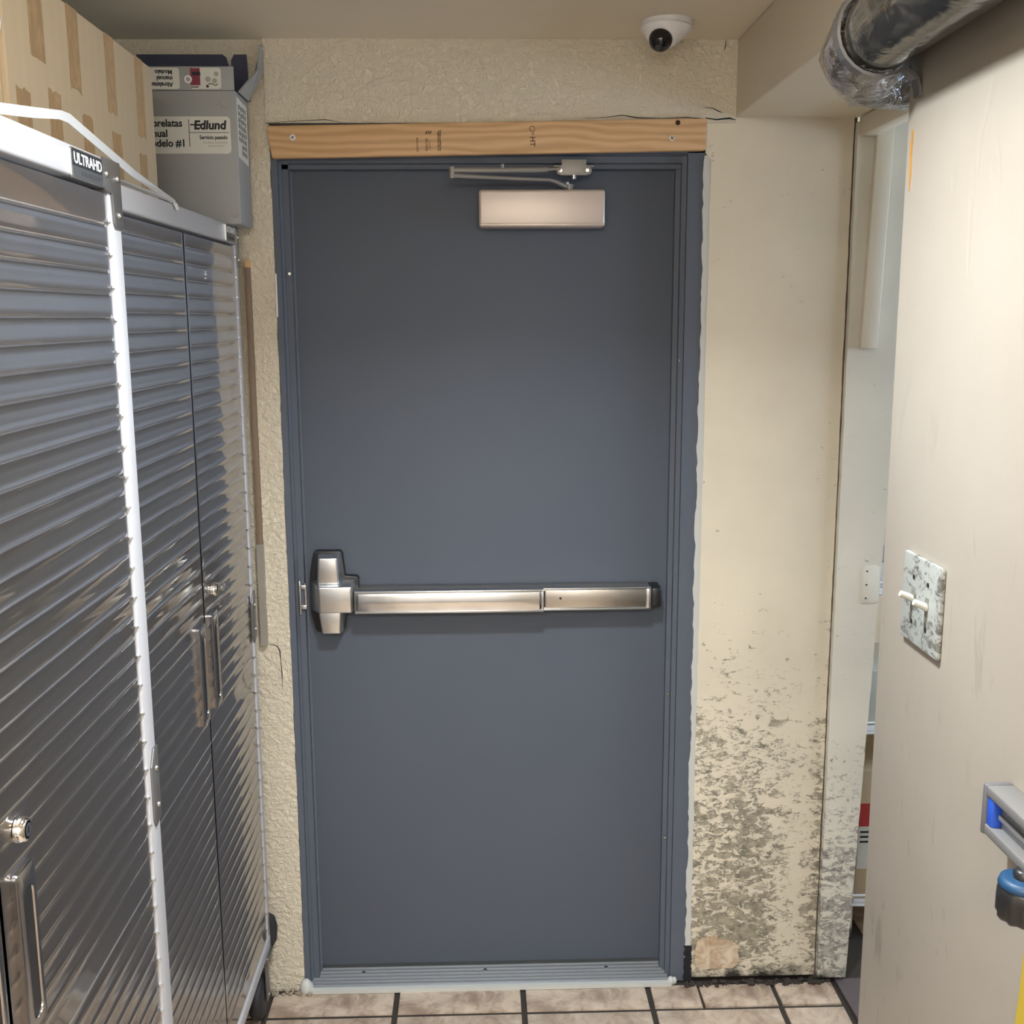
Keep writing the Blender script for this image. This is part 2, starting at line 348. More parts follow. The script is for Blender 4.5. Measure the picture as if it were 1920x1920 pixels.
# floor tiles: each a piece of its own
def tile_mesh(w, d):
    bm = bmesh.new(); bm_box(bm, (-w / 2, -d / 2, -.012), (w / 2, d / 2, 0))
    tops = [e for e in bm.edges if all(v.co.z > -.001 for v in e.verts)]
    bmesh.ops.bevel(bm, geom=tops, offset=.004, segments=2, profile=.6, affect='EDGES')
    me = bpy.data.meshes.new('tile'); bm.to_mesh(me); bm.free(); me.materials.append(TILE)
    me.polygons.foreach_set('use_smooth', [True] * len(me.polygons)); me.set_sharp_from_angle(angle=R(40)); return me
P, J = .334, .014
TM = tile_mesh(P - J, P - J); rt_ = random.Random(4)
def tile(me, x, y, z=0.0, rz=0.0):
    o = bpy.data.objects.new('tile', me); COL.objects.link(o); o.parent = fl
    o.location = (x, y, z + rt_.uniform(-.0012, .0008)); o.rotation_euler = (rt_.uniform(-.002, .002), rt_.uniform(-.002, .002), rz)
xs = [-.264 + P * k for k in range(-3, 4)]
for k in range(-3, 3):
    x = -.264 + P * (k + .5)
    for j in range(0, 11):
        tile(TM, x, -.120 - P * (j + .5))
    d = .120 - J / 2 - .018
    if k != 2: tile(tile_mesh(P - J, d), x, -.018 - d / 2)
d = .120 - J / 2 - .018                                       # the cracked tile under the jamb: two pieces
tile(tile_mesh(.125, d), .404 + J / 2 + .0625, -.018 - d / 2, 0, -.012); tile(tile_mesh(.192, d), .404 + J / 2 + .131 + .096, -.018 - d / 2, 0, .008)
for j in range(11):
    if j > 0: tile(tile_mesh(.155, P - J), .738 + J / 2 + .0775, -.120 - P * (j + .5))
tile(tile_mesh(.155, P - J), .738 + J / 2 + .0775, -.120 - P * .5); tile(tile_mesh(.155, d), .738 + J / 2 + .0775, -.018 - d / 2)
for k in range(0, 4):
    for j in range(0, 5): tile(TM, 1.06 + P * (k + .5), 1.2 - P * (j + .5))
tag(extrude_poly('floor_strip', [(.912, -.012), (1.05, -.012), (1.05, -1.12), (.945, -1.12)], 'xy', -.006, .005, SLATE, None, .002),
    'dark slate strip on the floor at the foot of the cream post', 'floor strip')
# crumbled mortar along the feet of the walls
def rubble(name, x0, x1, y0, y1, n, seed, smin=.004, smax=.012, mat=GROUT):
    rnd = random.Random(seed); bm = bmesh.new()
    for i in range(n):
        s = rnd.uniform(smin, smax); c = Vector((rnd.uniform(x0, x1), rnd.uniform(y0, y1), s * .25))
        M = Matrix.Translation(c) @ Matrix.Rotation(rnd.uniform(0, 6), 4, 'Z') @ Matrix.Diagonal((s, s * rnd.uniform(.5, 1), s * .6, 1))
        bmesh.ops.create_icosphere(bm, subdivisions=1, radius=.7, matrix=M)
    return from_bm(name, bm, mat)
tag(rubble('mortar_crumbs', -.60, -.49, -.030, -.004, 45, 2, mat=plaster('crumb_plaster', (.16, .13, .10), (.40, .34, .26))), 'crumbled mortar at the foot of the stucco strip beside the blue frame', 'debris', kind='stuff')
tag(rubble('mildewed_crumbs', .50, .90, -.030, -.006, 120, 3, .004, .014, GROUT), 'blackened crumbled mortar along the foot of the worn cream wall', 'debris', kind='stuff')

# unseen storeroom window, added for the cool light on the cabinets
wn = struct(empty('added_window_1', (2.4, -.45, 1.5)))
GLOWPANE = Mat('glowing_pane', (.8, .85, .9), .5); GLOWPANE.b.inputs['Emission Color'].default_value = (.62, .78, 1, 1); GLOWPANE.b.inputs['Emission Strength'].default_value = 3  # pane gives off its own bluish light, solid wall behind it
for a_, b_ in (((-1.02, 1.46), (.12, 1.50)), ((-1.02, 2.00), (.12, 2.04))): box('window_frame', (2.36, a_[0], a_[1]), (2.40, b_[0], b_[1]), WHITE, wn, .004)
for y_ in (-1.02, -.47, .08): box('window_frame', (2.36, y_, 1.50), (2.40, y_ + .04, 2.00), WHITE, wn, .004)
for y_ in (-.98, -.43): box('pane', (2.385, y_, 1.50), (2.392, y_ + .51, 2.00), GLOWPANE.m, wn)

# ------------------------------------------------------------------ door, frame, threshold
door = struct(box('door_1', (-.478, .055, .034), (.447, .100, 2.118), BLUE, None, .002))
fr = struct(empty('trim_1', (-.015, .05, 0)))
extrude_poly('jamb', [(-.512, .0), (-.497, .0), (-.497, .018), (-.492, .024), (-.492, .03), (-.477, .03), (-.477, .052), (-.472, .054), (-.472, .054), (-.490, .056), (-.490, .13), (-.512, .13)], 'xy', .0, 2.16, BLUE, fr)
extrude_poly('jamb', [(.508, .0), (.468, .0), (.468, .014), (.457, .018), (.457, .034), (.4455, .038), (.4455, .054), (.460, .056), (.460, .13), (.508, .13)], 'xy', .0, 2.16, BLUE, fr)
extrude_poly('head', [(.0, 2.19), (.0, 2.146), (.018, 2.140), (.018, 2.126), (.03, 2.124), (.03, 2.114), (.054, 2.112), (.054, 2.125), (.13, 2.125), (.13, 2.19)], 'yz', -.51, .507, BLUE, fr)
box('head_corner', (-.4985, .0185, 2.124), (-.474, .053, 2.16), BLUE, fr)
for x, z in ((.4625, 1.14), (.4625, 1.66), (.452, .40), (.452, .80)):
    cyl('frame_screw', (x, .0165 if x > .46 else .0335, z), (x, .030, z), .0035, ZINC, fr, n=12)
# old strike hardware half painted over on the latch jamb
cyl('bolt_nub', (-.482, .022, 1.872), (-.482, .030, 1.872), .0032, ZINC, fr, n=12)
box('shim_strip', (-.5125, -.004, 1.77), (-.509, .01, 1.872), PWHITE, fr, .001)
struct(slab('trim_4', -.522, -.507, .0, 2.16, .004, .12, GAP, 0, 0, 4))
caulk = struct(slab('trim_5', .5065, .5225, .07, 2.14, -.003, .05, CAULK, .0038, .0006, 150, seed=21))
put('caulk_gap', slab('tmp', .500, .512, .0, 2.15, .004, .12, GAP, .0012, 0, 100, seed=22).data, None, caulk); bpy.data.objects.remove(bpy.data.objects['tmp'])
pp = [(.535, .045), (.56, .034), (.60, .040), (.635, .036), (.655, .055), (.648, .085), (.655, .10), (.630, .118), (.60, .122), (.585, .135), (.555, .128), (.540, .12), (.533, .09)]
bpw = put('bare_plaster_patch', extrude_poly('tmp', pp, 'xz', -.0052, -.003, pink_patch(), None).data, None, bpy.data.objects['wall_back_right']); bpy.data.objects.remove(bpy.data.objects['tmp'])
put('black_foot', slab('tmp', .5045, .5235, .0, .105, -.005, .05, GAP, .003, .003, 30, seed=24).data, None, caulk); bpy.data.objects.remove(bpy.data.objects['tmp'])

th = tag(empty('door_threshold', (-.015, .03, 0)), 'ribbed aluminium threshold under the slate blue door', 'threshold')
def thr():
    pts = [(-.020, .0), (-.017, .007), (-.008, .009)]; y = -.004
    for k in range(6):
        pts += [(y, .009 + k * .0012), (y + .001, .0125 + k * .0012), (y + .005, .0125 + k * .0012), (y + .006, .009 + k * .0012)]; y += .0132
    pts += [(.078, .018), (.10, .030), (.10, 0)]
    return pts
extrude_poly('ribbed_plate', thr(), 'yz', -.497, .462, ALU, th)
for x in (-.36, -.03, .30): cyl('screw', (x, .0445, .012), (x, .0445, .0172), .0045, ZINC, th, n=14)
slab('sealant_bead', -.505, .468, .0, .011, -.026, -.012, CAULK, .002, .002, 6, th, seed=31).location = -th.location
rnd = random.Random(3)
for cx, s_ in ((-.507, 1), (-.500, .75), (.468, .55), (.478, .45)):
    bm = bmesh.new(); M = Matrix.Translation((cx, -.012 + rnd.uniform(-.004, .01), .012 * s_)) @ Matrix.Diagonal((.017 * s_, .017 * s_, .026 * s_, 1))
    bmesh.ops.create_icosphere(bm, subdivisions=2, radius=1, matrix=M); from_bm('sealant_blob', bm, CAULK, th, True, 80)

# ------------------------------------------------------------------ pine board over the door
wbd = tag(empty('pine_board', (0, 0, 2.132)), 'raw pine board screwed above the slate blue door', 'board')
board = extrude_poly('board', [(-.515, 2.204), (.506, 2.2205), (.5055, 2.151), (.5035, 2.149), (-.5025, 2.1315), (-.505, 2.134)], 'xz', -.022, .0, WOOD, wbd, .003)
for x, z, mt in ((-.455, 2.178, PWHITE), (.425, 2.176, ZINC)):
    s = cyl('screw', (x, -.0232, z), (x, -.019, z), .0068, mt, wbd)
    for a in (.6, 2.17):
        dx, dz = .0045 * math.cos(a), .0045 * math.sin(a)
        tube('slot', [(x - dx, -.0232, z - dz), (x + dx, -.0232, z + dz)], .0008, INK, s, 6)
cyl('knot_hole', (.438, -.0226, 2.2105), (.438, -.02, 2.2105), .0058, solid('knot_dark', (.04, .012, .008), .8), wbd, n=14)
def bars(name, x0, x1, z0, z1, n, mat, parent, y, seed, fill=.8):
    rnd = random.Random(seed); bm = bmesh.new(); h = (z1 - z0) / n
    for i in range(n):
        for c in range(2):
            xa = x0 + (x1 - x0) * c / 2; ww = (x1 - x0) / 2 * rnd.uniform(.5, .95)
            bm_box(bm, (xa, y - .0004, z0 + i * h), (xa + ww, y, z0 + i * h + h * rnd.uniform(.4, fill)))
    return from_bm(name, bm, mat, parent)
YB = -.0221
bars('ink_stamp', -.170, -.165, 2.146, 2.178, 14, STAMP, wbd, YB, 1, .6)
bars('ink_stamp', -.149, -.143, 2.148, 2.176, 12, STAMP, wbd, YB, 2, .6); bars('ink_stamp', -.141, -.137, 2.151, 2.172, 9, STAMP, wbd, YB, 5, .5)
bars('ink_stamp', -.121, -.112, 2.148, 2.194, 17, STAMP, wbd, YB, 3)
for i in range(3):
    extrude_poly('ink_stamp', [(-.150 + i * .005, 2.186), (-.146 + i * .005, 2.193), (-.144 + i * .005, 2.192), (-.147 + i * .005, 2.185)], 'xz', YB - .0004, YB, STAMP, wbd)
text('ink_stamp', 'HT', .017, (.094, YB, 2.180), FACE_CAM_DOWN, STAMP, wbd, .0003)
tube('ink_stamp', [(.099 + .006 * math.cos(a * .5), YB, 2.197 + .006 * math.sin(a * .5)) for a in range(13)], .0007, STAMP, wbd, 6, upv=(0, 1, 0))
bars('ink_stamp', .098, .104, 2.183, 2.190, 3, STAMP, wbd, YB, 8)

# ------------------------------------------------------------------ door closer
dc = tag(empty('door_closer', (.12, .055, 1.977)), 'champagne door closer with folded grey arms at the top of the door', 'door closer')
cv = box('cover', (-.027, -.010, 1.977), (.272, .0548, 2.063), CHAMP, dc, .007, 3)
box('cover_lip', (-.024, -.0112, 1.9795), (.269, -.008, 1.986), CHAMP, cv, .001)
tube('main_arm', [(.186, .024, 2.068), (.176, .016, 2.073), (.155, .004, 2.082), (.140, -.004, 2.085), (.02, -.035, 2.086), (-.084, -.060, 2.088)], [.006, .007, .0052, .0042, .004, .0055], ARMGREY, dc, 10)
sp_ = cyl('spindle', (.190, .026, 2.060), (.190, .026, 2.078), .010, ARMGREY, dc); cyl('spindle_nut', (.183, .018, 2.076), (.183, .018, 2.082), .005, ZINC, sp_, n=6)
tube('fore_arm', [(-.086, -.060, 2.100), (.02, -.044, 2.102), (.10, -.030, 2.104), (.135, -.022, 2.106)], .0058, ARMGREY, dc, 10)
tube('adjuster_rod', [(.13, -.023, 2.106), (.165, -.016, 2.108)], .0035, ARMGREY, dc, 10)
cyl('elbow', (-.088, -.060, 2.082), (-.088, -.060, 2.107), .0062, ARMGREY, dc)
cyl('arm_screw', (.028, -.045, 2.106), (.028, -.045, 2.115), .0045, ZINC, dc, n=6)
sh = extrude_poly('frame_shoe', [(.168, 2.130), (.226, 2.130), (.226, 2.117), (.236, 2.113), (.240, 2.105), (.236, 2.097), (.227, 2.094), (.168, 2.094), (.158, 2.097), (.155, 2.105), (.159, 2.113), (.168, 2.117)], 'xz', -.014, -.004, ARMGREY, dc, .0015)
for x in (.1655, .2285): cyl('shoe_screw', (x, -.0155, 2.105), (x, -.012, 2.105), .004, ZINC, sh, n=14)
box('shoe_foot', (.150, -.004, 2.1135), (.245, .026, 2.1185), ARMGREY, dc, .0015)
cyl('shoe_pin', (.197, -.008, 2.086), (.197, -.008, 2.095), .006, ZINC, dc, n=12)

# ------------------------------------------------------------------ exit bar
pb = tag(empty('panic_bar', (-.02, .055, .987)), 'brushed steel push bar with latch case across the slate blue door', 'exit bar')
extrude_poly('back_plate', [(-.462, 1.128), (-.452, 1.186), (-.446, 1.190), (-.386, 1.190), (-.380, 1.184), (-.374, 1.126), (-.345, 1.124), (-.340, 1.118), (-.345, 1.03), (-.372, 1.03), (-.380, .985), (-.386, .979), (-.446, .979), (-.452, .985), (-.463, 1.03)], 'xz', .030, .0548, BLACK, pb, .002)
def frustum(name, o, i, y0, y1, mat, parent, bev=.004):
    bm = bmesh.new(); A = [bm.verts.new((x, y0, z)) for x, z in o]; B = [bm.verts.new((x, y1, z)) for x, z in i]
    bm.faces.new(A); bm.faces.new(B)
    for k in range(4): bm.faces.new((A[k], A[(k + 1) % 4], B[(k + 1) % 4], B[k]))
    bmesh.ops.recalc_face_normals(bm, faces=bm.faces)
    bmesh.ops.bevel(bm, geom=[e for e in bm.edges], offset=bev, segments=3, profile=.5, affect='EDGES')
    return from_bm(name, bm, mat, parent, True, 30)
frustum('latch_case', [(-.447, 1.110), (-.378, 1.110), (-.383, 1.188), (-.443, 1.188)], [(-.439, 1.112), (-.385, 1.112), (-.389, 1.180), (-.434, 1.180)], .040, -.008, STEEL, pb)
frustum('latch_case', [(-.444, 1.046), (-.376, 1.046), (-.381, .980), (-.437, .980)], [(-.438, 1.046), (-.381, 1.046), (-.385, .986), (-.430, .986)], .040, -.012, STEEL, pb)
frustum('latch_cover', [(-.462, 1.116), (-.346, 1.116), (-.346, 1.036), (-.462, 1.036)], [(-.434, 1.110), (-.353, 1.110), (-.353, 1.043), (-.434, 1.043)], .034, -.024, STEEL, pb)
rail = box('rail', (-.348, -.012, 1.043), (.396, .050, 1.097), STEELRAIL, pb, .002)
box('rail_lip', (-.345, -.0165, 1.094), (.396, -.010, 1.0985), STEEL, rail, .001); box('rail_lip', (-.345, -.0165, 1.041), (.396, -.010, 1.0455), STEEL, rail, .001)
pad = extrude_poly('push_pad', [(-.346, -.012), (-.344, -.026), (-.336, -.030), (.116, -.030), (.122, -.026), (.122, -.012)], 'xy', 1.0475, 1.0925, STEELBAR, pb, .0015)
box('pad_edge', (-.345, -.029, 1.0925), (.1225, -.012, 1.0985), STEEL, pad, .001); box('pad_edge', (-.345, -.029, 1.0415), (.1225, -.012, 1.0475), STEEL, pad, .001)
box('pad_end', (.1205, -.0285, 1.0415), (.1255, -.011, 1.0985), STEEL, pad, .001)
box('pad_gap', (.1255, -.0125, 1.049), (.130, -.0118, 1.091), BLACK, pad)
box('filler_plate', (.131, -.0145, 1.0475), (.384, -.011, 1.0925), STEELRAIL, rail, .001)
cyl('dogging_hole', (.168, -.0150, 1.072), (.168, -.0140, 1.072), .0032, BLACK, rail, n=14)
box('rail_end', (.385, -.0165, 1.042), (.396, .0, 1.098), STEEL, rail, .001)
ec = box('end_cap', (.396, -.012, 1.044), (.424, .0545, 1.096), BLACK, pb, .006)
for z in (1.087, 1.072, 1.060): cyl('cap_screw', (.418, .010, z), (.4246, .010, z), .003, ZINC, ec, n=10)
sk = tag(empty('door_strike', (-.48, .03, 1.03)), 'small steel strike bracket on the blue frame beside the latch case', 'strike')
box('strike_plate', (-.4905, .022, 1.028), (-.4855, .0299, 1.116), ZINC, sk, .0008)
box('strike_arm', (-.4865, .018, 1.095), (-.471, .0295, 1.106), STEEL, sk, .0015); box('strike_arm', (-.4865, .018, 1.043), (-.471, .0295, 1.054), STEEL, sk, .0015)
cyl('strike_roller', (-.4735, .022, 1.044), (-.4735, .022, 1.105), .0035, STEEL, sk, n=12)
cyl('strike_screw', (-.474, .018, 1.106), (-.474, .018, 1.111), .003, CHROME, sk, n=10)

# ------------------------------------------------------------------ security camera
sc = tag(empty('security_camera', (.385, -.165, CEIL_Z)), 'white ceiling security camera with a black lens ball', 'security camera')
CB = Vector((.385, -.165, CEIL_Z))
cyl('base_ring', CB, CB + Vector((0, 0, -.012)), .055, PWHITE, sc, n=48)
def seccam():
    bm = bmesh.new(); n = 48; ax = Vector((-.26, -.62, -.74)).normalized(); rings = []
    c1 = Vector((.367, -.196, 2.353))
    for t in (0, .12, .3, .5, .7, .86, .95, 1.0):
        c = (CB + Vector((0, 0, -.013))).lerp(c1, t); q = Vector((0, 0, -1)).lerp(ax, t).normalized()
        r = .0555 if t <= .12 else .0555 + (.0285 - .0555) * (t - .12) / .88
        if t == 1.0: r = .0265
        s = q.cross(Vector((1, 0, 0))).normalized(); u = s.cross(q)
        rings.append([bm.verts.new(c + s * r * math.cos(k * 2 * math.pi / n) + u * r * math.sin(k * 2 * math.pi / n)) for k in range(n)])
    for a, b in zip(rings, rings[1:]):
        for k in range(n): bm.faces.new((a[k], a[(k + 1) % n], b[(k + 1) % n], b[k]))
    bm.faces.new(rings[0]); bm.faces.new(rings[-1]); return bm, c1, ax
bm, c1, ax = seccam(); from_bm('shell', bm, PWHITE, sc, True, 40)
GLOSSB = solid('gloss_black_lens', (.008, .008, .010), .06)
bm = bmesh.new(); bmesh.ops.create_uvsphere(bm, u_segments=32, v_segments=16, radius=.0255, matrix=Matrix.Translation(c1 + ax * .002)); ball = from_bm('lens_ball', bm, GLOSSB, sc, True, 80)
cyl('lens', c1 + ax * .0245, c1 + ax * .0290, .0075, solid('lens_glass', (.02, .02, .03), .02), ball, n=20)

# ------------------------------------------------------------------ fluted steel cabinets
PER = .0312
def fluted(name, x, y0, y1, z0, z1, mat, parent):
    """steel sheet looking to +x with horizontal beads, flat margins all round"""
    prof = [(z0, 0.0), (z0 + .010, 0.0)]; z = z0 + .022
    while z + PER < z1 - .012:
        f = PER - .0075
        prof += [(z, 0.0), (z + f * .33, .00022), (z + f * .67, .00022), (z + f, 0.0)]
        for q in (.15, .32, .5, .68, .85): prof.append((z + f + .0075 * q, .0013 * math.sin(math.pi * q) ** 1.2))
        z += PER
    prof += [(z, 0.0), (z1, 0.0)]
    cols = [(y0, 0), (y0 + .010, 0), (y0 + .015, 1), (y1 - .015, 1), (y1 - .010, 0), (y1, 0)]
    bm = bmesh.new(); g = [[bm.verts.new((x + h * s, y, zz)) for zz, h in prof] for y, s in cols]
    for a, b in zip(g, g[1:]):
        for k in range(len(prof) - 1): bm.faces.new((a[k], b[k], b[k + 1], a[k + 1]))
    # folded edges: thickness
    bd = [e for e in bm.edges if e.is_boundary]
    ex = bmesh.ops.extrude_edge_only(bm, edges=bd)
    for v in [q for q in ex['geom'] if isinstance(q, bmesh.types.BMVert)]: v.co.x = x - .018
    me = bpy.data.meshes.new(name); 
    for f in bm.faces: f.normal_update()
    bmesh.ops.recalc_face_normals(bm, faces=bm.faces)
    o = from_bm(name, bm, mat, parent, True, 50)
    return o
def handle(x, yc, z0, z1, par, w=.050):
    """raised pull plate with an oval finger slot"""
    bm = bmesh.new(); zc = (z0 + z1) / 2; hh = z1 - z0; n = 9
    O = rrect(yc, zc, w, hh, .006, n); I = rrect(yc + .003, zc - .006, .024, hh * .80, .0118, n)
    lay = []
    for pts, xx in ((O, x), (O, x + .007), ([((p[0] - yc) * .93 + yc, (p[1] - zc) * .985 + zc) for p in O], x + .0085), ([((p[0] - yc - .004) * 1.12 + yc + .004, (p[1] - zc) * 1.01 + zc) for p in I], x + .0085), (I, x + .006), (I, x + .0008)):
        lay.append([bm.verts.new((xx, q[0], q[1])) for q in pts])
    k_ = len(O)
    for a, b in zip(lay, lay[1:]):
        for k in range(k_): bm.faces.new((a[k], a[(k + 1) % k_], b[(k + 1) % k_], b[k]))
    h = from_bm('handle', bm, HANDLE, par, True, 45)
    extrude_poly('finger_slot', I, 'yz', x + .0002, x + .0066, BLACK, h)
    return h
HANDLE = steel('handle_steel', (.42, .41, .42), .18, (1, 1, 30)).m
def screw_x(x, y, z, r, par, mat=ZINC):
    s = tube('screw', [(x, y, z), (x + .0015, y, z), (x + .003, y, z), (x + .0036, y, z)], [r, r, r * .75, r * .3], mat, par, 14)
    return s
def lock(x, y, z, par, r):
    l = tube('lock', [(x, y, z), (x + .006, y, z), (x + .011, y, z), (x + .0115, y, z), (x + .0115, y, z), (x + .0095, y, z)], [r, r, r * .86, r * .7, r * .66, r * .62], CHROME, par, 24)
    cyl('key_barrel', (x + .009, y, z), (x + .012, y, z), r * .55, CHROME, l, n=20); box('keyhole', (x + .0115, y - .0012, z - .004), (x + .0124, y + .0012, z + .004), BLACK, l)
def caster(x, y, par, bottom):
    c = tube('caster', [(x + .018, y, .062), (x + .016, y, .062), (x + .010, y, .062), (x - .010, y, .062), (x - .016, y, .062), (x - .018, y, .062)], [.040, .053, .062, .062, .053, .040], RUBBER, par, 32)
    box('fork', (x - .026, y - .016, .05), (x - .020, y + .016, bottom), BRACKET, c, .002); box('fork', (x + .020, y - .016, .05), (x + .026, y + .016, bottom), BRACKET, c, .002)
    box('mount_plate', (x - .036, y - .03, bottom - .006), (x + .036, y + .03, bottom), BRACKET, c, .001)
    cyl('axle', (x - .028, y, .062), (x + .028, y, .062), .006, ZINC, c, n=12)
def cabinet(x, y0, y1, top, seam, bot, lab, lock_y, lock_z, hz, hoff, plate_y, plate_z, plate_w, gap_tilt):
    c = tag(empty('storage_cabinet', (x - .3, (y0 + y1) / 2, 0)), lab, 'cabinet', 'fluted steel cabinets along the left side')
    yc = (y0 + y1) / 2; pw = .048; D = .56
    body = box('body', (x - D, y0 + .004, bot + .004), (x - .020, y1 - .004, top - .006), CABDARK, c)
    box('top_rail', (x - D, y0, top - .040), (x, y1, top), WHITE, c, .004)
    box('bottom_rail', (x - D, y0, bot), (x, y1, bot + .034), WHITE, c, .003)
    for a, b in ((y0, y0 + pw), (y1 - pw * .5, y1)) if gap_tilt else ((y0, y0 + pw), (y1 - pw, y1)):
        box('corner_post', (x - .03, a, bot + .034), (x - .001, b, top - .040), WHITE, c, .002)
    ya = y0 + pw + .002; yb = y1 - (pw * .5 if gap_tilt else pw) - .004; zt = top - .047; zb = bot + .040
    for s, (p, q) in ((-1, (ya, yc - .0035)), (1, (yc + .0035, yb))):
        d = fluted('door', x - .004, p, q, seam + .0012, zt, CAB, c)
        lo = fluted('lower_door_panel', x - .004, p, q, zb, seam - .0012, CAB, d)
        box('seam_strip', (x - .006, p, seam - .0014), (x - .0032, q, seam + .0014), STEEL, d)
        handle(x - .004, yc + s * hoff, hz[0], hz[1], d)
        if s == 1: lock(x - .003, lock_y, lock_z, d, .0145)
        hy = p - .002 if s == -1 else q + .002
        hg = tube('piano_hinge', [(x - .002, hy, zb), (x - .002, hy, zt)], .0030, BRACKET, d, 8)
        kz = zb + .02
        bm = bmesh.new()
        while kz < zt:
            bm_cyl(bm, (x - .002, hy, kz), (x - .002, hy, kz + .003), .0038, n=8); kz += .045
        tag(from_bm('hinge_knuckles', bm, STEEL, hg), kind='stuff')
    for z in (seam + .045, seam + .022, seam - .024, seam - .046): screw_x(x - .012, yc, z, .0032, c)
    # corner bracket and splice plate on the near-door post
    def bracket(yE):
        pts = [(yE, top - .012), (yE - .068, top + .000), (yE - .078, top - .010), (yE - .078, top - .032), (yE - .068, top - .044), (yE - .040, top - .046), (yE - .036, top - .086), (yE - .030, top - .092), (yE, top - .092)]
        pts[0] = (yE, top)
        if gap_tilt: pts = [(yE, top), (yE - .012, top), (yE - .016, top - .006), (yE - .016, top - .050), (yE - .012, top - .092), (yE, top - .092)]
        b = extrude_poly('corner_bracket', pts, 'yz', x - .001, x + .0025, BRACKET, c, .0008)
        for y_, z_ in (((yE - .008, top - .024), (yE - .008, top - .074)) if gap_tilt else ((yE - .062, top - .022), (yE - .018, top - .024), (yE - .018, top - .074))): screw_x(x + .0024, y_, z_, .0048, b)
        e = extrude_poly('splice_plate', [(yE, seam + .205), (yE - .018, seam + .205), (yE - .034, seam + .180), (yE - .034, seam + .095), (yE - .026, seam + .080), (yE, seam + .090)], 'yz', x - .001, x + .0025, BRACKET, c, .0008)
        for z_ in (seam + .172, seam + .112): screw_x(x + .0024, yE - .014, z_, .0045, e)
    bracket(y1)
    np_ = extrude_poly('nameplate', rrect(plate_y, plate_z, plate_w, .038, .003), 'yz', x, x + .0022, STEEL, c)
    box('plate_face', (x + .0018, plate_y - plate_w * .47, plate_z - .003), (x + .0026, plate_y + plate_w * .47, plate_z + .0175), PLATE, np_)
    box('plate_foot', (x + .0018, plate_y - plate_w * .47, plate_z - .0175), (x + .0025, plate_y + plate_w * .47, plate_z - .0035), PLATE2, np_)
    text('lettering', 'ULTRAHD', .0190, (x + .0027, plate_y - plate_w * .43, plate_z + .0005), FACE_X, LETTER, np_, .0004, sx=plate_w / .0823 * .84)
    for k in range(9):
        a = plate_y - plate_w * .22 + plate_w * .62 * k / 9
        box('small_print', (x + .0025, a, plate_z - .013), (x + .0028, a + plate_w * .045, plate_z - .0075), solid('dull_print', (.05, .05, .055), .5) if k == 0 else bpy.data.materials['dull_print'], np_)
    for yy in (y0 + .085, y1 - .075):
        caster(x - .030, yy + (.045 if yy > yc else -.02), c, bot); caster(x - D + .08, yy, c, bot)
    return c
c1_ = cabinet(-.540, -2.130, -1.038, 1.985, .908, .175, 'dusty fluted steel cabinet standing farther from the blue door', -1.530, 1.213, (.975, 1.172), .048, -1.170, 1.962, .118, False)
c2_ = cabinet(-.580, -.995, -.082, 1.973, .915, .178, 'fluted steel cabinet next to the stucco wall by the blue door', -.470, 1.219, (.975, 1.177), .052, -.158, 1.953, .090, True)
# rubber corner bumper on the far foot of the second cabinet
tube('corner_bumper', [(-.588, -.080, .265), (-.582, -.074, .25), (-.580, -.068, .225), (-.583, -.066, .19), (-.590, -.068, .165)], [.008, .014, .016, .016, .010], RUBBER, c2_, 14, sx=1.0, upv=(0, 1, 0))

# ------------------------------------------------------------------ things on the cabinets
TOP = 1.985
cb = tag(empty('cardboard_box', (-.90, -.755, TOP)), 'long brown cardboard box patched with strips of parcel tape on the cabinets', 'box')
box('carton', (-1.12, -1.100, TOP), (-.660, -.412, 2.247), CARD, cb, .003)
X = -.6598
def tape(p):
    bm = bmesh.new(); A = [bm.verts.new((X, y, z)) for y, z in p]; B = [bm.verts.new((X + .0006, y, z)) for y, z in p]
    bm.faces.new(A); bm.faces.new(B); n = len(p)
    for k in range(n): bm.faces.new((A[k], A[(k + 1) % n], B[(k + 1) % n], B[k]))
    from_bm('tape_strip', bm, TAPE, cb)
rnd = random.Random(5)
for ya, yb, zl in ((-1.013, -.960, 2.134), (-.862, -.814, 2.122), (-.688, -.640, 2.119), (-.522, -.474, 2.104)):
    n = 5; tape([(ya, 2.2465), (yb, 2.2465)] + [(yb + (ya - yb) * k / n, zl + rnd.uniform(-.003, .004)) for k in range(n + 1)])
for ya, yb, zh in ((-1.076, -1.028, 2.084), (-.958, -.910, 2.101), (-.818, -.772, 2.090), (-.673, -.626, 2.089), (-.522, -.478, 2.073)):
    n = 5; tape([(yb, TOP + .001), (ya, TOP + .001)] + [(ya + (yb - ya) * k / n, zh + rnd.uniform(-.003, .003)) for k in range(n + 1)])
tube('staple', [(-.6615, -1.1015, 2.165), (-.664, -1.103, 2.150), (-.667, -1.103, 2.140)], .0012, ZINC, cb, 6); tube('staple', [(-.668, -1.1015, 2.160), (-.671, -1.103, 2.146), (-.674, -1.103, 2.136)], .0012, ZINC, cb, 6)
# flattened lip of the near end
box('end_flap', (-1.10, -1.106, TOP + .002), (-.668, -1.1005, 2.240), CARD, cb, .001)

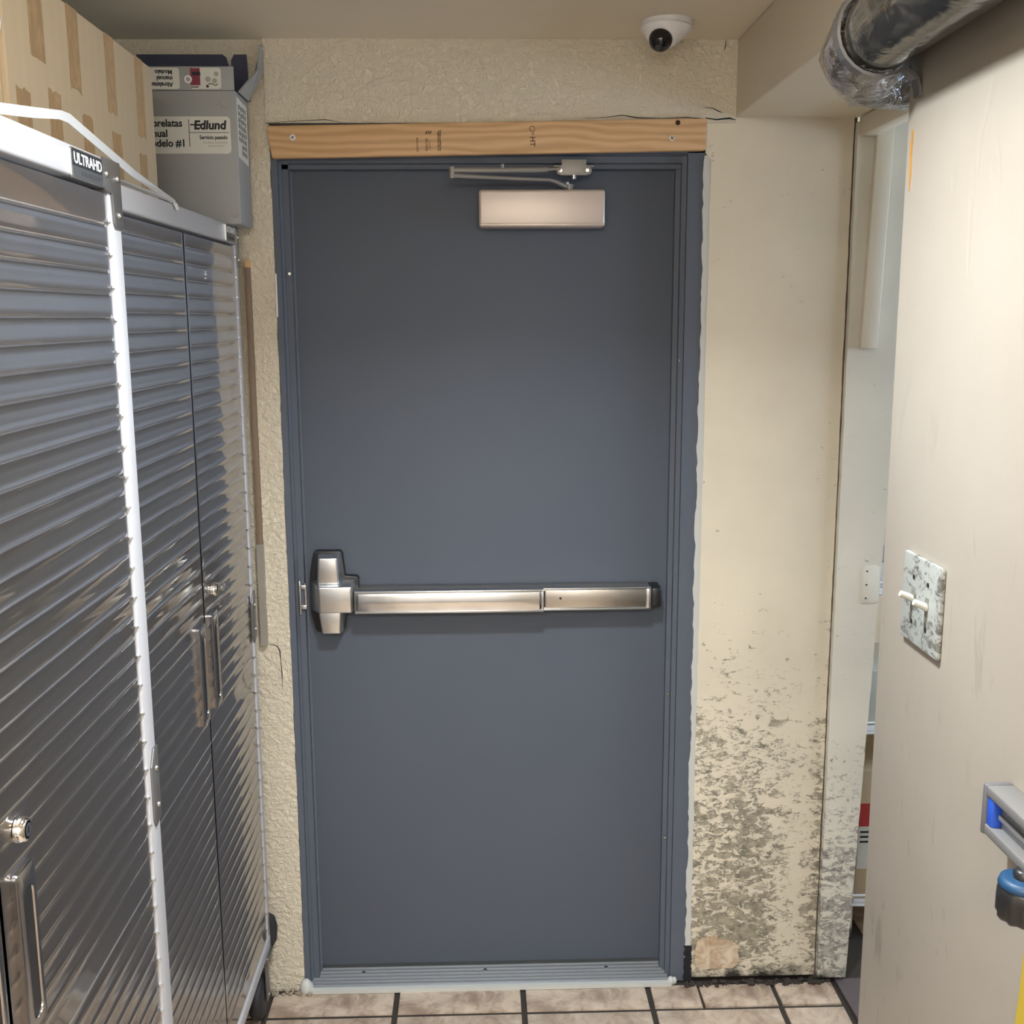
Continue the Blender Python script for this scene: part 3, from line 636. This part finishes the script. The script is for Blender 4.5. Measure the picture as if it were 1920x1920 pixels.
gb = tag(empty('can_opener_box', (-.65, -.085, 1.973)), 'grey printed carton standing open on the far cabinet', 'carton')
GX0, GX1, GY0, GY1 = -.80, -.555, -.150, -.022
box('carton_body', (GX0, GY0, 1.9735), (GX1, GY1, 2.256), GREYBOX, gb, .002)
box('front_flap', (GX0, GY0, 2.2565), (GX1 - .002, GY0 + .004, 2.306), GREYBOX, gb, .001)
extrude_poly('back_flap', [(GX0, 2.2565), (-.592, 2.2565), (-.592, 2.33), (-.598, 2.352), (-.606, 2.358), (GX0, 2.358)], 'xz', GY1 - .004, GY1, FLAPDARK, gb)
extrude_poly('back_flap', [(-.588, 2.2565), (-.548, 2.2565), (-.552, 2.358), (-.580, 2.358), (-.587, 2.345)], 'xz', GY1 - .004, GY1, FLAPDARK, gb)
bm = bmesh.new()
fp = [(-.5545, -.128, 2.257), (-.5545, -.026, 2.257), (-.520, -.026, 2.318), (-.517, -.030, 2.378), (-.520, -.046, 2.372), (-.522, -.060, 2.320)]
A = [bm.verts.new(p) for p in fp]; B = [bm.verts.new((p[0] + .004, p[1], p[2] - .001)) for p in fp]
bm.faces.new(A); bm.faces.new(B)
for k in range(6): bm.faces.new((A[k], A[(k + 1) % 6], B[(k + 1) % 6], B[k]))
from_bm('side_flap', bm, GREYBOX, gb)
YF = GY0 - .0002
lb = extrude_poly('front_label', rrect(-.668, 2.163, .198, .078, .009), 'xz', YF - .0005, YF + .0002, PAPER, gb)
YT = YF - .0006
for s, x_, z in (('Abrelatas', -.673, 2.181), ('manual', -.7055, 2.1595), ('Modelo #1', -.667, 2.139)):
    text('lettering', s, .0215, (x_, YT, z), FACE_CAM, INK, lb, .0006, 'RIGHT', .95)
bpy.context.view_layer.update()
text('lettering', 'Edlund', .0255, (-.6485, YT, 2.1755), FACE_CAM, INK, lb, .0010, sx=1.0, shear=.12)
box('print_line', (-.6595, YT - .0003, 2.139), (-.6582, YT, 2.196), INK, lb); box('print_line', (-.6582, YT - .0003, 2.1678), (-.572, YT, 2.1688), INK, lb)
box('print_line', (-.656, YT - .0003, 2.1832), (-.632, YT, 2.1862), INK, lb)
text('lettering', 'Servicio pesado', .0112, (-.576, YT, 2.1545), FACE_CAM, INK, lb, .0003, 'RIGHT', .86)
text('lettering', 'Uso diario recomendado', .0062, (-.576, YT, 2.1455), FACE_CAM, INKGREY, lb, 0, 'RIGHT', .85)
text('lettering', 'de hasta 50 latas', .0062, (-.584, YT, 2.1385), FACE_CAM, INKGREY, lb, 0, 'RIGHT', .85)
l2 = extrude_poly('flap_label', rrect(-.735, 2.281, .122, .044, .006), 'xz', YF - .0005, YF + .0002, PAPER, gb)
for s, z in (('Abrelatas', 2.2625), ('manual', 2.2755), ('Modelo', 2.2885)):
    text('lettering', s, .0128, (-.6885, YT, z + .0095), FACE_CAM_UPSIDE, INK, l2, .0004, sx=.95)
l3 = extrude_poly('picture_label', rrect(-.617, 2.281, .066, .044, .006), 'xz', YF - .0005, YF + .0002, PAPER, gb)
box('print_patch', (-.650, YT - .0003, 2.2665), (-.629, YT, 2.302), RED, l3); box('print_patch', (-.646, YT - .0005, 2.287), (-.628, YT - .0003, 2.294), INK, l3)
box('print_line', (-.649, YT - .0003, 2.262), (-.633, YT, 2.264), INK, l3)
for px, pz, r in ((-.612, 2.279, .006), (-.598, 2.276, .0055), (-.594, 2.290, .005), (-.614, 2.2645, .003)):
    cyl('print_blot', (px, YT - .0003, pz), (px, YT, pz), r, INKGREY if r > .004 else INK, l3, n=16)
tube('print_stroke', [(-.612, YT, 2.269), (-.604, YT, 2.270), (-.596, YT, 2.266), (-.591, YT, 2.270)], .0009, INK, l3, 6)
cyl('label_disc', (-.655, YT - .001, 2.279), (-.655, YF, 2.279), .0085, PWHITE, gb); cyl('disc_logo', (-.655, YT - .0013, 2.279), (-.655, YT - .0009, 2.279), .0045, INKGREY, gb)
for x, z in ((-.578, 2.228), (-.566, 1.995)): cyl('rivet_dimple', (x, YT - .0015, z), (x, YF, z), .0075, GREYBOX, gb)
sl = extrude_poly('side_label', [(-.142, 2.245), (-.040, 2.240), (-.040, 2.110), (-.142, 2.118)], 'yz', GX1 - .0002, GX1 + .0006, PAPER, gb)
for i in range(6):
    yy = -.132 + i * .014
    for k in range(8):
        z0 = 2.232 - k * .0135 - random.random() * .003
        if k > 5 and i < 2: continue
        box('small_print', (GX1 + .0006, yy, z0 - .010), (GX1 + .0009, yy + .006, z0), INK, sl)

# white plastic strapping looped over both cabinets
ps = tag(empty('plastic_strap', (-.56, -1.0, 1.985)), 'loose white plastic strapping band looped over the cabinet tops', 'strap')
ribbon('strap_band', [(-.575, -1.42, 1.996), (-.566, -1.36, 2.002), (-.560, -1.285, 2.011), (-.558, -1.20, 2.023), (-.558, -1.17, 2.024), (-.559, -1.064, 2.010), (-.562, -.90, 1.990), (-.571, -.72, 1.9800), (-.579, -.63, 1.9775), (-.5825, -.60, 1.9765)],
       [(0, .003, .013)] * 3 + [(.001, .006, .012)] * 4 + [(.008, .004, .004)] * 3, .0012, STRAP, ps)
ribbon('strap_tail', [(-.590, -1.02, 1.982), (-.586, -.90, 1.9785), (-.583, -.80, 1.977), (-.580, -.70, 1.9765), (-.577, -.64, 1.9762), (-.5745, -.615, 1.972), (-.5750, -.600, 1.962)],
       [(.010, 0, .002)] * 5 + [(.004, .012, 0), (.002, .012, 0)], .0012, STRAP, ps)

# ------------------------------------------------------------------ lath on the stucco strip
la = tag(empty('wooden_lath', (-.574, -.01, .95)), 'thin brown lath standing in the gap between cabinet and stucco wall', 'lath')
box('lath_strip', (-.580, -.022, 1.22), (-.569, .0, 1.885), LATH, la, .001)
box('cut_end', (-.580, -.0225, 1.885), (-.569, .0, 1.902), ORANGEWOOD, la, .001)
slab('lath_foot', -.583, -.568, .960, 1.22, -.020, .0, plaster('grey_lath', (.30, .28, .24), (.22, .20, .17)), 0, .0012, 20, la, seed=41).location = -la.location

# ------------------------------------------------------------------ pipe wrapped around the end of the near wall
pi = tag(empty('wrapped_pipe', (.495, -1.4, 2.10)), 'shiny dark film-wrapped pipe strapped along the top of the cream wall', 'pipe')
tube('pipe_run', [(.492, -4.1, 2.150), (.492, -2.4, 2.140), (.493, -1.6, 2.134), (.495, -1.22, 2.130), (.498, -1.13, 2.128), (.508, -1.085, 2.124)], [.052, .052, .052, .051, .050, .048], PIPE, pi, 32)
el = tube('film_elbow', [(.494, -1.175, 2.130), (.497, -1.13, 2.127), (.507, -1.092, 2.121), (.530, -1.062, 2.112), (.560, -1.050, 2.106), (.60, -1.048, 2.104), (.72, -1.05, 2.104)], [.053, .056, .059, .058, .052, .047, .050], FILM, pi, 28)
rnd = random.Random(12)
for v in el.data.vertices:
    if v.co.y > -1.15: v.co += Vector((rnd.uniform(-1, 1), rnd.uniform(-1, 1), rnd.uniform(-1, 1))) * .0035
sp2 = []
for k in range(15):
    a = R(100 + 205 * k / 14); sp2.append((.494 + .0575 * math.cos(a), -1.185, 2.130 + .0575 * math.sin(a)))
sp2 += [(.535, -1.185, 2.076), (.543, -1.185, 2.070), (.547, -1.185, 2.058), (.548, -1.185, 2.048)]
ribbon('pipe_strap', sp2, (0, .020, 0), .004, BRACKET, pi)
tag(extrude_poly('rust_drip', [(-1.173, 2.005), (-1.170, 2.010), (-1.167, 1.985), (-1.168, 1.962), (-1.170, 1.93), (-1.173, 1.955), (-1.171, 1.975)], 'yz', .5487, .5498, solid('amber_drip', (.42, .20, .03), .4)),
    'amber glue drip running down the edge of the cream wall', 'drip')

# ------------------------------------------------------------------ things on the near wall
ls = tag(empty('light_switch', (.55, -1.30, 1.336)), 'dirty two-gang light switch plate on the cream wall', 'light switch')
SWM = worn_wall('grubby_plate', (.30, .315, .29), (.035, .033, .026), 4.0, .6)
extrude_poly('switch_plate', rrect(-1.302, 1.396, .121, .119, .004), 'yz', .5435, .5499, SWM, ls, .002)
TOG = solid('toggle_ivory', (.42, .42, .38), .4)
for yy in (-1.279, -1.325):
    box('toggle_slot', (.5428, yy - .005, 1.384), (.5437, yy + .005, 1.409), solid('slot_grey', (.16, .16, .14), .6) if 'slot_grey' not in bpy.data.materials else bpy.data.materials['slot_grey'], ls)
    tube('toggle', [(.544, yy, 1.396), (.536, yy, 1.400), (.526, yy, 1.404)], [.0052, .0046, .0042], TOG, ls, 8)
    for z in (1.426, 1.366): cyl('screw', (.5428, yy, z), (.5438, yy, z), .0032, BLACK, ls, n=12)

lv = tag(empty('spirit_level', (.535, -1.66, 1.206)), 'aluminium spirit level with a blue end cap hung on the cream wall', 'level')
LVA = solid('level_aluminium', (.22, .217, .21), .4, .35); LVB = solid('level_web', (.21, .23, .25), .4, .3)
ZB, ZT = 1.206, 1.262
box('top_flange', (.520, -1.86, ZT - .012), (.5495, -1.566, ZT), LVA, lv, .002); box('bottom_flange', (.520, -1.86, ZB), (.5495, -1.566, ZB + .012), LVA, lv, .002)
wb_ = box('web', (.533, -1.86, ZB + .011), (.541, -1.568, ZT - .011), LVB, lv); box('web_rib', (.528, -1.86, 1.228), (.534, -1.58, 1.234), LVA, wb_, .001)
box('end_cap', (.5185, -1.567, ZB - .001), (.5495, -1.560, ZT + .001), solid('grey_cap', (.10, .10, .11), .5), lv, .002)
box('blue_insert', (.5215, -1.579, ZB + .011), (.5335, -1.5665, ZT - .011), TBLUE, lv, .002)
cyl('web_rivet', (.529, -1.598, 1.246), (.534, -1.598, 1.246), .004, ZINC, lv, n=12); cyl('web_rivet', (.529, -1.632, 1.243), (.534, -1.632, 1.243), .005, ZINC, lv, n=12)
cyl('hanging_nail', (.515, -1.75, 1.240), (.552, -1.75, 1.240), .002, ZINC, lv, n=8)

sg = tag(empty('tool_grip', (.5, -1.68, 1.17)), 'black ribbed tool grip with a bright blue collar on the cream wall', 'tool')
GC = Vector((.523, -1.652, 0))
def gp(z): return (GC.x, GC.y, z)
bm = bmesh.new(); n = 40; rings = []
for z, r in ((1.1540, .020), (1.1590, .0235), (1.1760, .0235), (1.1860, .0245), (1.1900, .022)):
    rings.append([bm.verts.new((GC.x + (r + (.0016 * math.cos(10 * k * 2 * math.pi / n) if z < 1.1860 else 0)) * math.cos(k * 2 * math.pi / n), GC.y + (r + (.0016 * math.cos(10 * k * 2 * math.pi / n) if z < 1.1860 else 0)) * math.sin(k * 2 * math.pi / n), z)) for k in range(n)])
for a, b in zip(rings, rings[1:]):
    for k in range(n): bm.faces.new((a[k], a[(k + 1) % n], b[(k + 1) % n], b[k]))
bm.faces.new(rings[0]); bm.faces.new(rings[-1]); from_bm('grip', bm, BLACK, sg, True, 50)
tube('collar', [gp(1.1890), gp(1.1920), gp(1.1980), gp(1.1995)], [.0225, .0245, .0225, .018], CYAN, sg, 32, upv=(0, 1, 0)); tube('button', [gp(1.1990), gp(1.2060), gp(1.2090)], [.010, .0105, .007], BLACK, sg, 20, upv=(0, 1, 0))
tag(ribbon('yellow_band', [(.5475, -1.640, 1.115), (.5472, -1.638, 1.05), (.547, -1.632, .98), (.547, -1.625, .80)], (0, .034, .002), .004, YELLOW), 'yellow woven band hanging down the cream wall below the black grip', 'band')

# ------------------------------------------------------------------ storeroom seen through the gap
rk = tag(empty('wire_rack', (1.35, .42, 0)), 'white wire shelving rack in the storeroom behind the gap', 'rack')
for x in (1.02, 1.72):
    for y in (.20, .62): cyl('rack_post', (x, y, 0), (x, y, 1.9), .011, ZINC, rk, n=12)
for z in (.10, .62, 1.02, 1.50):
    s = box('shelf', (1.01, .19, z), (1.73, .63, z + .006), PWHITE, rk)
    for y in (.19, .63): tube('shelf_rail', [(1.01, y, z + .03), (1.73, y, z + .03)], .004, PWHITE, s, 8); 
    for y in (.19, .63): tube('shelf_rail', [(1.01, y, z), (1.73, y, z)], .004, PWHITE, s, 8)
cx = tag(empty('storeroom_carton', (1.2, .36, .107)), 'brown carton with a red and white label on the low storeroom shelf', 'carton')
box('carton', (1.035, .215, .1065), (1.40, .56, .50), CARD, cx, .003)
lab = box('label', (1.040, .2142, .20), (1.20, .2152, .40), PAPER, cx); box('label_band', (1.040, .2138, .33), (1.20, .2143, .40), solid('red_print', (.45, .04, .04), .6), lab)
for z in (.31, .295, .28): box('label_print', (1.045, .2138, z), (1.15, .2143, z + .006), INK, lab)
for i, (z, h, x0, n_) in enumerate(((1.027, .07, 1.035, 'white'), (1.099, .05, 1.03, 'pale pink'), (.627, .16, 1.04, 'white'), (1.507, .18, 1.035, 'grey'))):
    tag(box('storeroom_box', (x0, .235, z), (x0 + .24, .50, z + h), [PWHITE, solid('pale_pink_card', (.62, .50, .50), .7), PAPER, GREYBOX][i], None, .003),
        ['white box low on the middle storeroom shelf', 'pale pink box on top of a white storeroom box', 'off-white box on the storeroom shelf above the brown carton', 'grey box on the top storeroom shelf'][i], 'box')

# ------------------------------------------------------------------ lamps
EMC = Mat('cool_lens', (1, 1, 1), .4); EMC.b.inputs['Emission Color'].default_value = (.86, .92, 1, 1); EMC.b.inputs['Emission Strength'].default_value = 18
EMW = Mat('warm_lens', (1, 1, 1), .4); EMW.b.inputs['Emission Color'].default_value = (1, .72, .42, 1); EMW.b.inputs['Emission Strength'].default_value = 5
EMN = Mat('fill_lens', (1, 1, 1), .4); EMN.b.inputs['Emission Color'].default_value = (1, .95, .88, 1); EMN.b.inputs['Emission Strength'].default_value = 22
def light(name, kind, loc, power, col, parent, **kw):
    d = bpy.data.lights.new(name, kind); d.energy = power; d.color = col
    for k, v in kw.items(): setattr(d, k, v)
    o = bpy.data.objects.new(name, d); COL.objects.link(o); o.parent = parent; o.location = Vector(loc) - parent.location; return o
def downlight(name, x, y, lab, em, r, group=None):
    t = tag(empty(name, (x, y, CEIL_Z)), lab, 'lamp')
    bm = bmesh.new(); bm_cyl(bm, (x, y, CEIL_Z - .020), (x, y, CEIL_Z), r * 1.1, r * 1.15, 40); from_bm('housing', bm, PWHITE, t, True)
    cyl('lens', (x, y, CEIL_Z - .052), (x, y, CEIL_Z - .020), r, em, t, n=40); return t
t = downlight('ceiling_lamp', .03, -1.40, 'round cool white ceiling lamp between cabinet and cream wall', EMC.m, .085)
light('cool_light', 'AREA', (.03, -1.40, CEIL_Z - .053), P_COOL, (.90, .95, 1), t, shape='DISK', size=.15, spread=R(135))
t = downlight('warm_ceiling_lamp', .22, -2.10, 'round warm ceiling lamp close to the scuffed cream wall', EMW.m, .06)
light('warm_light', 'AREA', (.22, -2.10, CEIL_Z - .053), P_WARM, (1, .66, .36), t, shape='DISK', size=.12)
t = tag(empty('passage_fill_lamp', (-.1, -3.5, CEIL_Z)), 'unseen fill lamp added across the passage ceiling', 'lamp')  # added behind the camera as fill, never in view
box('lamp_body', (-.75, -3.56, CEIL_Z - .02), (.50, -3.42, CEIL_Z), PWHITE, t, .005); box('diffuser', (-.73, -3.61, CEIL_Z - .085), (.48, -3.37, CEIL_Z - .02), EMN.m, t, .02)
light('passage_fill_light', 'AREA', (-.125, -3.49, CEIL_Z - .09), P_REAR, (1, .95, .88), t, shape='RECTANGLE', size=1.2, size_y=.22)
t = tag(empty('storeroom_lamp', (1.5, .3, CEIL_Z)), 'long white ceiling lamp in the storeroom', 'lamp')
box('lamp_body', (1.40, -.5, CEIL_Z - .05), (1.60, .8, CEIL_Z), PWHITE, t, .01); box('diffuser', (1.42, -.48, CEIL_Z - .056), (1.58, .78, CEIL_Z - .05), EMC.m, t)
light('storeroom_light', 'AREA', (1.5, .15, CEIL_Z - .06), P_ROOM, (.95, .97, 1), t, shape='RECTANGLE', size=.16, size_y=1.25)
d_ = light('added_window_light', 'AREA', (2.355, -.45, 1.75), P_WIN, (.58, .75, 1), wn, shape='RECTANGLE', size=1.06, size_y=.5)  # cool area light added in front of the unseen window
d_.rotation_euler = (0, R(90), 0); d_.data.size, d_.data.size_y = .5, 1.06
